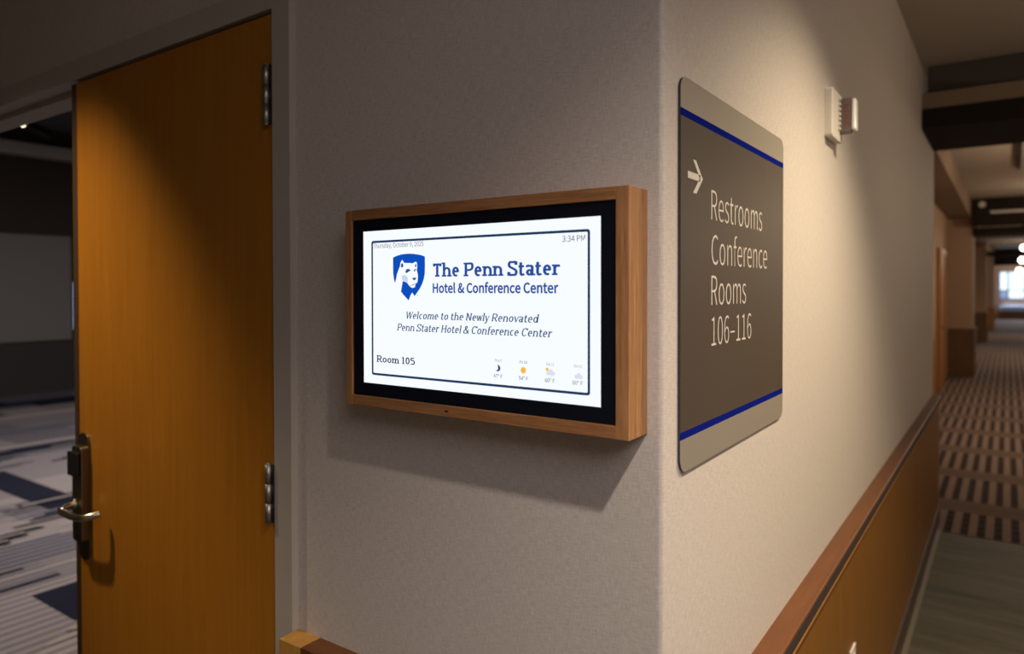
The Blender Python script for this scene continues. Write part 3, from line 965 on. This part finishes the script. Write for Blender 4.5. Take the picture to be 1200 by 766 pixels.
TY0, TY1, TZ0, TZ1, TP = 0.0231, 0.5925, 1.3384, 1.6921, 0.061
IY0, IY1, IZ0, IZ1 = 0.0437, 0.5765, 1.357, 1.6737
bm = bmesh.new()
box(bm, -TP, 0, TY0, IY0, TZ0, TZ1, 0.0008)
dp(link('frame_stile', bm, M['oak_v']))
bm = bmesh.new()
box(bm, -TP, 0, IY1, TY1, TZ0, TZ1, 0.0008)
dp(link('frame_stile', bm, M['oak_v']))
bm = bmesh.new()
box(bm, -TP, 0, IY0, IY1, IZ1, TZ1, 0.0008)
dp(link('frame_rail', bm, M['oak_h']))
bm = bmesh.new()
box(bm, -TP, 0, IY0, IY1, TZ0, IZ0, 0.0008)
lowrail = dp(link('frame_rail', bm, M['oak_h']))
bm = bmesh.new()
prism(bm, [(0.352 + 0.0042 * math.cos(a), 1.3478 + 0.0018 * math.sin(a)) for a in [i * math.pi / 8 for i in range(16)]], -TP - 0.0003, -TP + 0.001, 'x')
dp(link('knot', bm, M['shadow_gap'], None, False, 'small dark knot in the lower rail'), lowrail)
bm = bmesh.new()
prism(bm, rrect(IY0 + 0.0003, IY1 - 0.0003, IZ0 + 0.0003, IZ1 - 0.0003, 0.003), -0.0575, -0.006, 'x')
dp(link('bezel', bm, M['glass_black']))
bm = bmesh.new()
box(bm, -0.0578, -0.0570, 0.0685, 0.5490, 1.3808, 1.6525)
screen = dp(link('screen', bm, M['screen'], None, False, 'lit white welcome page'))

PX = -0.0580   # plane of the page graphics


def flat(name, polys, material, parent=screen, x=PX, label=None):
    """filled flat polygons on the lit page; points are (y, z)"""
    bm = bmesh.new()
    for pts in polys:
        vs = [bm.verts.new((x, p[0], p[1])) for p in pts]
        f = bm.faces.new(vs)
        if len(pts) > 4:
            bmesh.ops.triangulate(bm, faces=[f])
    return dp(link(name, bm, material, None, False, label), parent)


BY0, BY1, BZ0, BZ1, BT = 0.0855, 0.5285, 1.3958, 1.6350, 0.0039
outer = rrect(BY0, BY1, BZ0, BZ1, 0.0045, 4)
inner = rrect(BY0 + BT, BY1 - BT, BZ0 + BT, BZ1 - BT, 0.002, 4)
flat('border_line', [(outer[i], outer[(i + 1) % len(outer)], inner[(i + 1) % len(inner)], inner[i]) for i in range(len(outer))], M['ink_navy'])


def page_text(s, y_left, y_right, z, cap, material, offset=0.0, name='lettering'):
    me = sans_mesh(s, abs(y_left - y_right), cap, offset)
    for v in me.vertices:
        v.co = (PX, y_left - v.co.x, z + v.co.y)
    me.materials.append(material)
    o = bpy.data.objects.new(name, me)
    COL.objects.link(o)
    return dp(o, screen)


def page_serif(s, y_left, y_right, z, cap, material, a, b, slant=0.0, serif=1.0):
    quads = serif_polys(s, a, b, slant, serif)
    x0 = min(p[0] for q in quads for p in q)
    x1 = max(p[0] for q in quads for p in q)
    kx = (y_left - y_right) / (x1 - x0)
    kz = cap / 700.0
    return flat('lettering', [[(y_left - (p[0] - x0) * kx, z + p[1] * kz) for p in q] for q in quads], material)


page_text('Thursday, October 9, 2025', 0.5235, 0.404, 1.6218, 0.0080, M['ink_grey'], 0.004)
page_text('3:34 PM', 0.1315, 0.0935, 1.6182, 0.0084, M['ink_grey'], 0.012)
page_serif('The Penn Stater', 0.383, 0.1355, 1.5695, 0.0222, M['ink_blue'], 72, 52)
page_text('Hotel & Conference Center', 0.383, 0.139, 1.5432, 0.0150, M['ink_blue'], 0.042)
page_serif('Welcome to the Newly Renovated', 0.4435, 0.172, 1.4982, 0.0122, M['ink_slate'], 58, 36, 0.20, 0.7)
page_serif('Penn Stater Hotel & Conference Center', 0.466, 0.149, 1.4770, 0.0124, M['ink_slate'], 58, 36, 0.20, 0.7)
page_serif('Room 105', 0.5165, 0.4245, 1.4196, 0.0118, M['ink_navy'], 62, 48)

LY, LZ = 0.42, 1.56
LOGO = {
    'shield': [(-551,441),(-450,472),(-354,490),(-253,497),(-156,498),(-56,490),(40,477),(121,461),(191,439),(192,282),(188,154),(167,64),(126,-26),(67,-109),(-45,-230),(-103,-167),(-149,-231),(-182,-305),(-305,-209),(-379,-139),(-415,-85),(-395,-24),(-442,-16),(-504,-15),(-531,63),(-550,172)],
    'neck': [(-381,293),(-419,224),(-458,147),(-473,78),(-508,-15),(-528,-77),(-475,-171),(-400,-217),(-368,-178),(-415,-85),(-395,-24),(-346,36),(-272,76),(-271,245)],
    'head': [(-381,293),(-370,351),(-327,397),(-284,343),(-229,339),(-146,337),(-80,330),(-43,350),(-8,358),(14,334),(20,267),(10,217),(34,133),(31,58),(21,6),(-24,-22),(-33,-75),(-90,-92),(-131,-78),(-160,-58),(-193,-24),(-220,2),(-268,17),(-346,36),(-388,108)],
    'ear_l': [(-360,274),(-351,331),(-323,341),(-301,307),(-305,273),(-334,264)],
    'ear_r': [(-33,282),(-23,312),(-6,323),(2,298),(-2,267),(-23,263)],
    'eye_l': [(-255,180),(-238,221),(-205,240),(-159,234),(-134,209),(-132,193),(-159,212),(-196,216),(-219,201),(-205,176),(-226,164)],
    'eye_r': [(-58,195),(-50,223),(-23,234),(4,225),(6,210),(-23,213),(-35,204),(-23,192),(-40,186)],
    'nose': [(-98,77),(-52,86),(-1,85),(-11,64),(-36,40),(-61,46),(-81,59)],
    'mouth': [(-160,-48),(-106,-39),(-73,-30),(-36,-11),(-32,-22),(-69,-40),(-115,-51)],
    'shade': [(-346,120),(-282,134),(-230,118),(-201,87),(-193,29),(-206,2),(-262,20),(-325,42)],
}


def logo(k):
    return [(LY - u * 1e-4, LZ + v * 1e-4) for u, v in LOGO[k]]


crest = flat('crest', [logo('shield')], M['shield'], label='blue shield emblem with a white lion head')
head = flat('lion_head', [logo('neck')], M['lion'], crest, PX - 0.00015)
flat('lion_head', [logo('head')], M['lion'], crest, PX - 0.00025)
flat('lion_shading', [logo('shade')], M['lion_shade'], crest, PX - 0.0004)
flat('lion_features', [logo(k) for k in ('ear_l', 'ear_r', 'eye_l', 'eye_r', 'nose', 'mouth')], M['ink_blue'], crest, PX - 0.0005)
flat('registered_mark', [[(0.4178 + 0.0013 * math.cos(a), 1.5385 + 0.0013 * math.sin(a)) for a in [i * math.pi / 6 for i in range(12)]]], M['ink_pale'], crest)


def disc(cy, cz, rr, n=20, a0=0.0, a1=2 * math.pi):
    return [(cy + rr * math.cos(a0 + (a1 - a0) * i / n), cz + rr * math.sin(a0 + (a1 - a0) * i / n)) for i in range(n)]


# forecast row: night moon, sun, sun behind cloud, pale cloud
mo = []
for i in range(11):
    a = math.radians(-110 + 165 * i / 10)
    mo.append((0.2495 - 0.0052 * math.cos(a), 1.4252 + 0.0052 * math.sin(a)))
for i in range(11):
    a = math.radians(60 - 170 * i / 10)
    mo.append((0.2518 - 0.0046 * math.cos(a), 1.4268 + 0.0048 * math.sin(a)))
flat('moon_icon', [mo], M['ink_slate'])
rays = []
for k in range(10):
    a = 2 * math.pi * k / 10
    ca, sa = math.cos(a), math.sin(a)
    rays.append([(0.201 + 0.0048 * ca - 0.0006 * sa, 1.425 + 0.0048 * sa + 0.0006 * ca), (0.201 + 0.0066 * ca, 1.425 + 0.0066 * sa), (0.201 + 0.0048 * ca + 0.0006 * sa, 1.425 + 0.0048 * sa - 0.0006 * ca)])
flat('sun_icon', [disc(0.201, 1.425, 0.0047)] + rays, M['ink_sun'])


def cloud(cy, cz, k):
    return [disc(cy + 0.004 * k, cz, 0.0032 * k, 14), disc(cy - 0.001 * k, cz + 0.002 * k, 0.0042 * k, 14), disc(cy - 0.0055 * k, cz, 0.003 * k, 14),
            [(cy + 0.004 * k, cz - 0.0032 * k), (cy - 0.0055 * k, cz - 0.0030 * k), (cy - 0.0055 * k, cz + 0.001 * k), (cy + 0.004 * k, cz + 0.001 * k)]]


cl = flat('cloud_icon', cloud(0.1525, 1.4235, 1.0), M['ink_cloud'])
flat('small_sun', [disc(0.158, 1.4292, 0.0026)], M['ink_sun'], cl)
flat('rain_drops', [[(0.154, 1.4190), (0.1547, 1.4165), (0.1537, 1.4165)], [(0.1505, 1.4195), (0.1512, 1.4170), (0.1502, 1.4170)]], M['ink_grey'], cl)
flat('cloud_icon', cloud(0.105, 1.4215, 0.9), M['ink_cloud'], label='very pale cloud')
for s_, cy, m1 in (('Thu 9', 0.249, 'ink_pale'), ('Fri 10', 0.201, 'ink_grey'), ('Sat 11', 0.153, 'ink_pale'), ('Sun 12', 0.1055, 'ink_pale')):
    page_text(s_, cy + 0.0068, cy - 0.0068, 1.4352, 0.0042, M[m1], 0.02)
for s_, cy in (('47° F', 0.249), ('54° F', 0.201), ('60° F', 0.1535), ('60° F', 0.106)):
    page_text(s_, cy + 0.0085, cy - 0.0085, 1.4098, 0.0058, M['ink_grey'], 0.012)

# ------------------------------------------------------------------ direction sign on the corridor wall
SX0, SX1, SZ0, SZ1, SB0, SB1, SP = 0.0575, 0.6448, 1.2708, 1.8687, 1.3215, 1.8197, 0.0045
sg = empty('direction_sign', 'taupe room direction sign with two cobalt stripes on the corridor wall', 'sign', loc=((SX0 + SX1) / 2, 0, (SZ0 + SZ1) / 2))
sgi = Matrix.Translation((-(SX0 + SX1) / 2, 0, -(SZ0 + SZ1) / 2))


def sp_(o, parent=None):
    o.parent = parent or sg
    o.matrix_parent_inverse = sgi if parent is None else Matrix.Identity(4)
    return o


bm = bmesh.new()
prism(bm, rrect(SX0, SX1, SZ0, SZ1, 0.022, 8), -SP + 0.0008, 0.0, 'y')
sp_(link('backing', bm, M['sign_edge'], None, False, 'dark sign edge'))




top = [p for p in rrect(SX0, SX1, SZ0, SZ1, 0.022, 8) if p[1] > SB1]
bot = [p for p in rrect(SX0, SX1, SZ0, SZ1, 0.022, 8) if p[1] < SB0]
bm = bmesh.new()
prism(bm, top + [(SX0, SB1), (SX1, SB1)], -SP, -SP + 0.0008, 'y')
sp_(link('top_band', bm, M['sign_band'], None, False, 'champagne band'))
bm = bmesh.new()
prism(bm, bot + [(SX1, SB0), (SX0, SB0)], -SP, -SP + 0.0008, 'y')
sp_(link('bottom_band', bm, M['sign_band'], None, False, 'champagne band'))
bm = bmesh.new()
box(bm, SX0, SX1, -SP, -SP + 0.0008, SB0 + 0.0115, SB1 - 0.0115)
face = sp_(link('face', bm, M['sign_face']))
for z0 in (SB0, SB1 - 0.0115):
    bm = bmesh.new()
    box(bm, SX0, SX1, -SP - 0.0001, -SP + 0.0008, z0, z0 + 0.0115)
    sp_(link('stripe', bm, M['sign_blue'], None, False, 'cobalt blue stripe'))
SY = -SP - 0.0003
for s_, x0, x1, zb, cap in (('Restrooms', 0.189, 0.484, 1.6620, 0.0500), ('Conference', 0.190, 0.520, 1.5885, 0.0500), ('Rooms', 0.190, 0.380, 1.5212, 0.0500), ('106–116', 0.191, 0.413, 1.4540, 0.0485)):
    me = sans_mesh(s_, x1 - x0, cap, -0.0145)
    for v in me.vertices:
        v.co = (x0 + v.co.x, SY, zb + v.co.y)
    me.materials.append(M['sign_text'])
    o = bpy.data.objects.new('lettering', me)
    COL.objects.link(o)
    sp_(o, face)
bm = bmesh.new()
for pts in ([(0.085, 1.7285), (0.085, 1.7180), (0.138, 1.7180), (0.138, 1.7285)], [(0.107, 1.7490), (0.1195, 1.7490), (0.150, 1.7232), (0.136, 1.7232)], [(0.107, 1.6975), (0.136, 1.7232), (0.150, 1.7232), (0.1215, 1.6975)]):
    bm.faces.new([bm.verts.new((p[0], SY, p[1])) for p in pts])
bmesh.ops.recalc_face_normals(bm, faces=bm.faces[:])
sp_(link('arrow', bm, M['sign_text'], None, False, 'pale arrow pointing along the corridor'), face)

# ------------------------------------------------------------------ fire alarm strobe
st = empty('alarm_strobe', 'white fire alarm strobe high on the corridor wall past the sign', 'alarm', loc=(1.15, 0, 2.02))
sti = Matrix.Translation((-1.15, 0, -2.02))


def sa(o):
    o.parent = st
    o.matrix_parent_inverse = sti
    return o


bm = bmesh.new()
prism(bm, rrect(1.085, 1.222, 1.955, 2.086, 0.008), -0.020, 0, 'y')
bmesh.ops.bevel(bm, geom=[e for e in bm.edges if e.verts[0].co.y < -0.019 and e.verts[1].co.y < -0.019], offset=0.003, segments=2, profile=0.5, affect='EDGES')
sa(link('housing', bm, M['white_plastic']))
bm = bmesh.new()
for k in range(7):
    z = 1.985 + k * 0.0135
    box(bm, 1.166, 1.180, -0.0245, -0.020, z, z + 0.008, 0.001)
sa(link('sounder_grille', bm, M['white_plastic']))
bm = bmesh.new()
box(bm, 1.184, 1.214, -0.050, -0.020, 1.979, 2.074, 0.002)
sa(link('strobe_body', bm, M['alarm_side']))
bm = bmesh.new()
box(bm, 1.181, 1.217, -0.061, -0.050, 1.984, 2.070, 0.004)
sa(link('strobe_lens', bm, M['lens']))
me = sans_mesh('FIRE', 0.062, 0.013, 0.02)
for v in me.vertices:
    v.co = (1.1837, -0.044 + v.co.y, 2.056 - v.co.x)
me.materials.append(M['red'])
o = bpy.data.objects.new('lettering', me)
COL.objects.link(o)
sa(o)

# ------------------------------------------------------------------ outlet in the wainscot
ol = empty('wall_outlet', 'white outlet plate low on the corridor wainscot panel', 'outlet', loc=(1.30, -0.038, 0.45))
oli = Matrix.Translation((-1.30, 0.038, -0.45))
bm = bmesh.new()
box(bm, 1.262, 1.334, -0.0435, -0.038, 0.388, 0.503, 0.002)
o = link('cover_plate', bm, M['white_plastic'], ol)
o.matrix_parent_inverse = oli
for z0 in (0.405, 0.455):
    bm = bmesh.new()
    prism(bm, rrect(1.281, 1.315, z0, z0 + 0.030, 0.008), -0.0455, -0.0435, 'y')
    o = link('socket', bm, M['white_plastic'], ol)
    o.matrix_parent_inverse = oli

# ------------------------------------------------------------------ dark overhead panel with a pale disc and strip at the second beam
os_ = empty('overhead_panel', 'dark overhead panel with a pale disc and strip in front of the second beam', 'sign', loc=(13.4, -0.9, 2.8))
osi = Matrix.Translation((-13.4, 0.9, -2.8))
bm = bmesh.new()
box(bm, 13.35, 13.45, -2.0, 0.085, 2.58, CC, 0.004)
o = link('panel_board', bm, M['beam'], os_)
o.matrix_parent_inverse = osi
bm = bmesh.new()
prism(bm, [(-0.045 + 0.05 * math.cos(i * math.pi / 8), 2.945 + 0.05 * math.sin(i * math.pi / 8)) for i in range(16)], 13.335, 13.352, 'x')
o = link('emblem', bm, M['cornice'], os_, label='pale round disc')
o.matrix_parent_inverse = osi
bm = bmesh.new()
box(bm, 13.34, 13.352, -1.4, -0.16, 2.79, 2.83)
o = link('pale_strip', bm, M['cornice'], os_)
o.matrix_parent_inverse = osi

# ------------------------------------------------------------------ ceiling fixtures of the far corridor
places = ['nearest the first beam', 'second from the first beam']
for i, (x, yy) in enumerate(((7.0, -0.66), (10.4, -0.70))):
    t = empty('ceiling_downlight', 'round glowing ceiling downlight ' + places[i], 'light', None, 'corridor downlights', (x, yy, CC))
    bm = bmesh.new()
    tube(bm, [(0, 0, -0.012), (0, 0, 0.0)], [0.10, 0.115], 28)
    link('trim_ring', bm, M['white_plastic'], t, False)
    bm = bmesh.new()
    tube(bm, [(0, 0, -0.016), (0, 0, -0.0125)], 0.082, 28)
    link('lamp_disc', bm, M['glow'], t)
struct('trim_15', M['beam'], 'thin dark ceiling track running down the far corridor', 'trim', (4.7, 9.9, -0.52, -0.485, CC - 0.03, CC))

lab = ['glowing globe lamp hanging before the second wall pier', 'glowing globe lamp hanging past the second wall pier', 'glowing globe lamp hanging before the far window']
for i, (x, yy, z, rr) in enumerate(((19.9, -0.72, 2.50, 0.075), (28.7, -0.80, 2.48, 0.10), (38.0, -0.83, 2.30, 0.13))):
    t = empty('globe_lamp', lab[i], 'light', None, 'globe lamps down the corridor', (x, yy, z))
    bm = bmesh.new()
    bmesh.ops.create_uvsphere(bm, u_segments=20, v_segments=12, radius=rr)
    link('globe', bm, M['globe'], t, True)
    bm = bmesh.new()
    tube(bm, [(0, 0, rr * 0.95), (0, 0, CC - z - 0.02)], 0.012, 8)
    tube(bm, [(0, 0, CC - z - 0.03), (0, 0, CC - z - 0.001)], 0.06, 14)
    link('stem', bm, M['steel_dark'], t)

# bench below the far window
bn = empty('window_bench', 'pale blue bench under the far corridor window', 'bench', loc=(41.6, -1.1, 0.004))
bni = Matrix.Translation((-41.6, 1.1, -0.004))
bm = bmesh.new()
box(bm, 41.3, 41.98, -2.2, -0.05, 0.40, 0.66, 0.03)
o = link('cushion', bm, M['blue_sill'], bn, label='pale blue cushion')
o.matrix_parent_inverse = bni
bm = bmesh.new()
box(bm, 41.34, 41.98, -2.2, -0.05, 0.004, 0.40)
o = link('base', bm, M['far_dado'], bn)
o.matrix_parent_inverse = bni

# small spotlight under the meeting room ceiling
t = empty('ceiling_spotlight', 'small dark spotlight under the meeting room ceiling with a bright rim', 'light', loc=(3.20, 10.4, 3.95))
bm = bmesh.new()
tube(bm, [(0, 0, 0), (0, 0, -0.17)], 0.03, 12)
link('stem', bm, M['black'], t)
bm = bmesh.new()
tube(bm, [(-0.10, -0.02, -0.20), (0.20, 0.03, -0.28)], [0.06, 0.085], 18)
link('lamp_head', bm, M['black'], t)
bm = bmesh.new()
tube(bm, [(-0.125, -0.026, -0.193), (-0.10, -0.02, -0.20)], [0.026, 0.034], 18)
link('lens', bm, M['glow'], t)
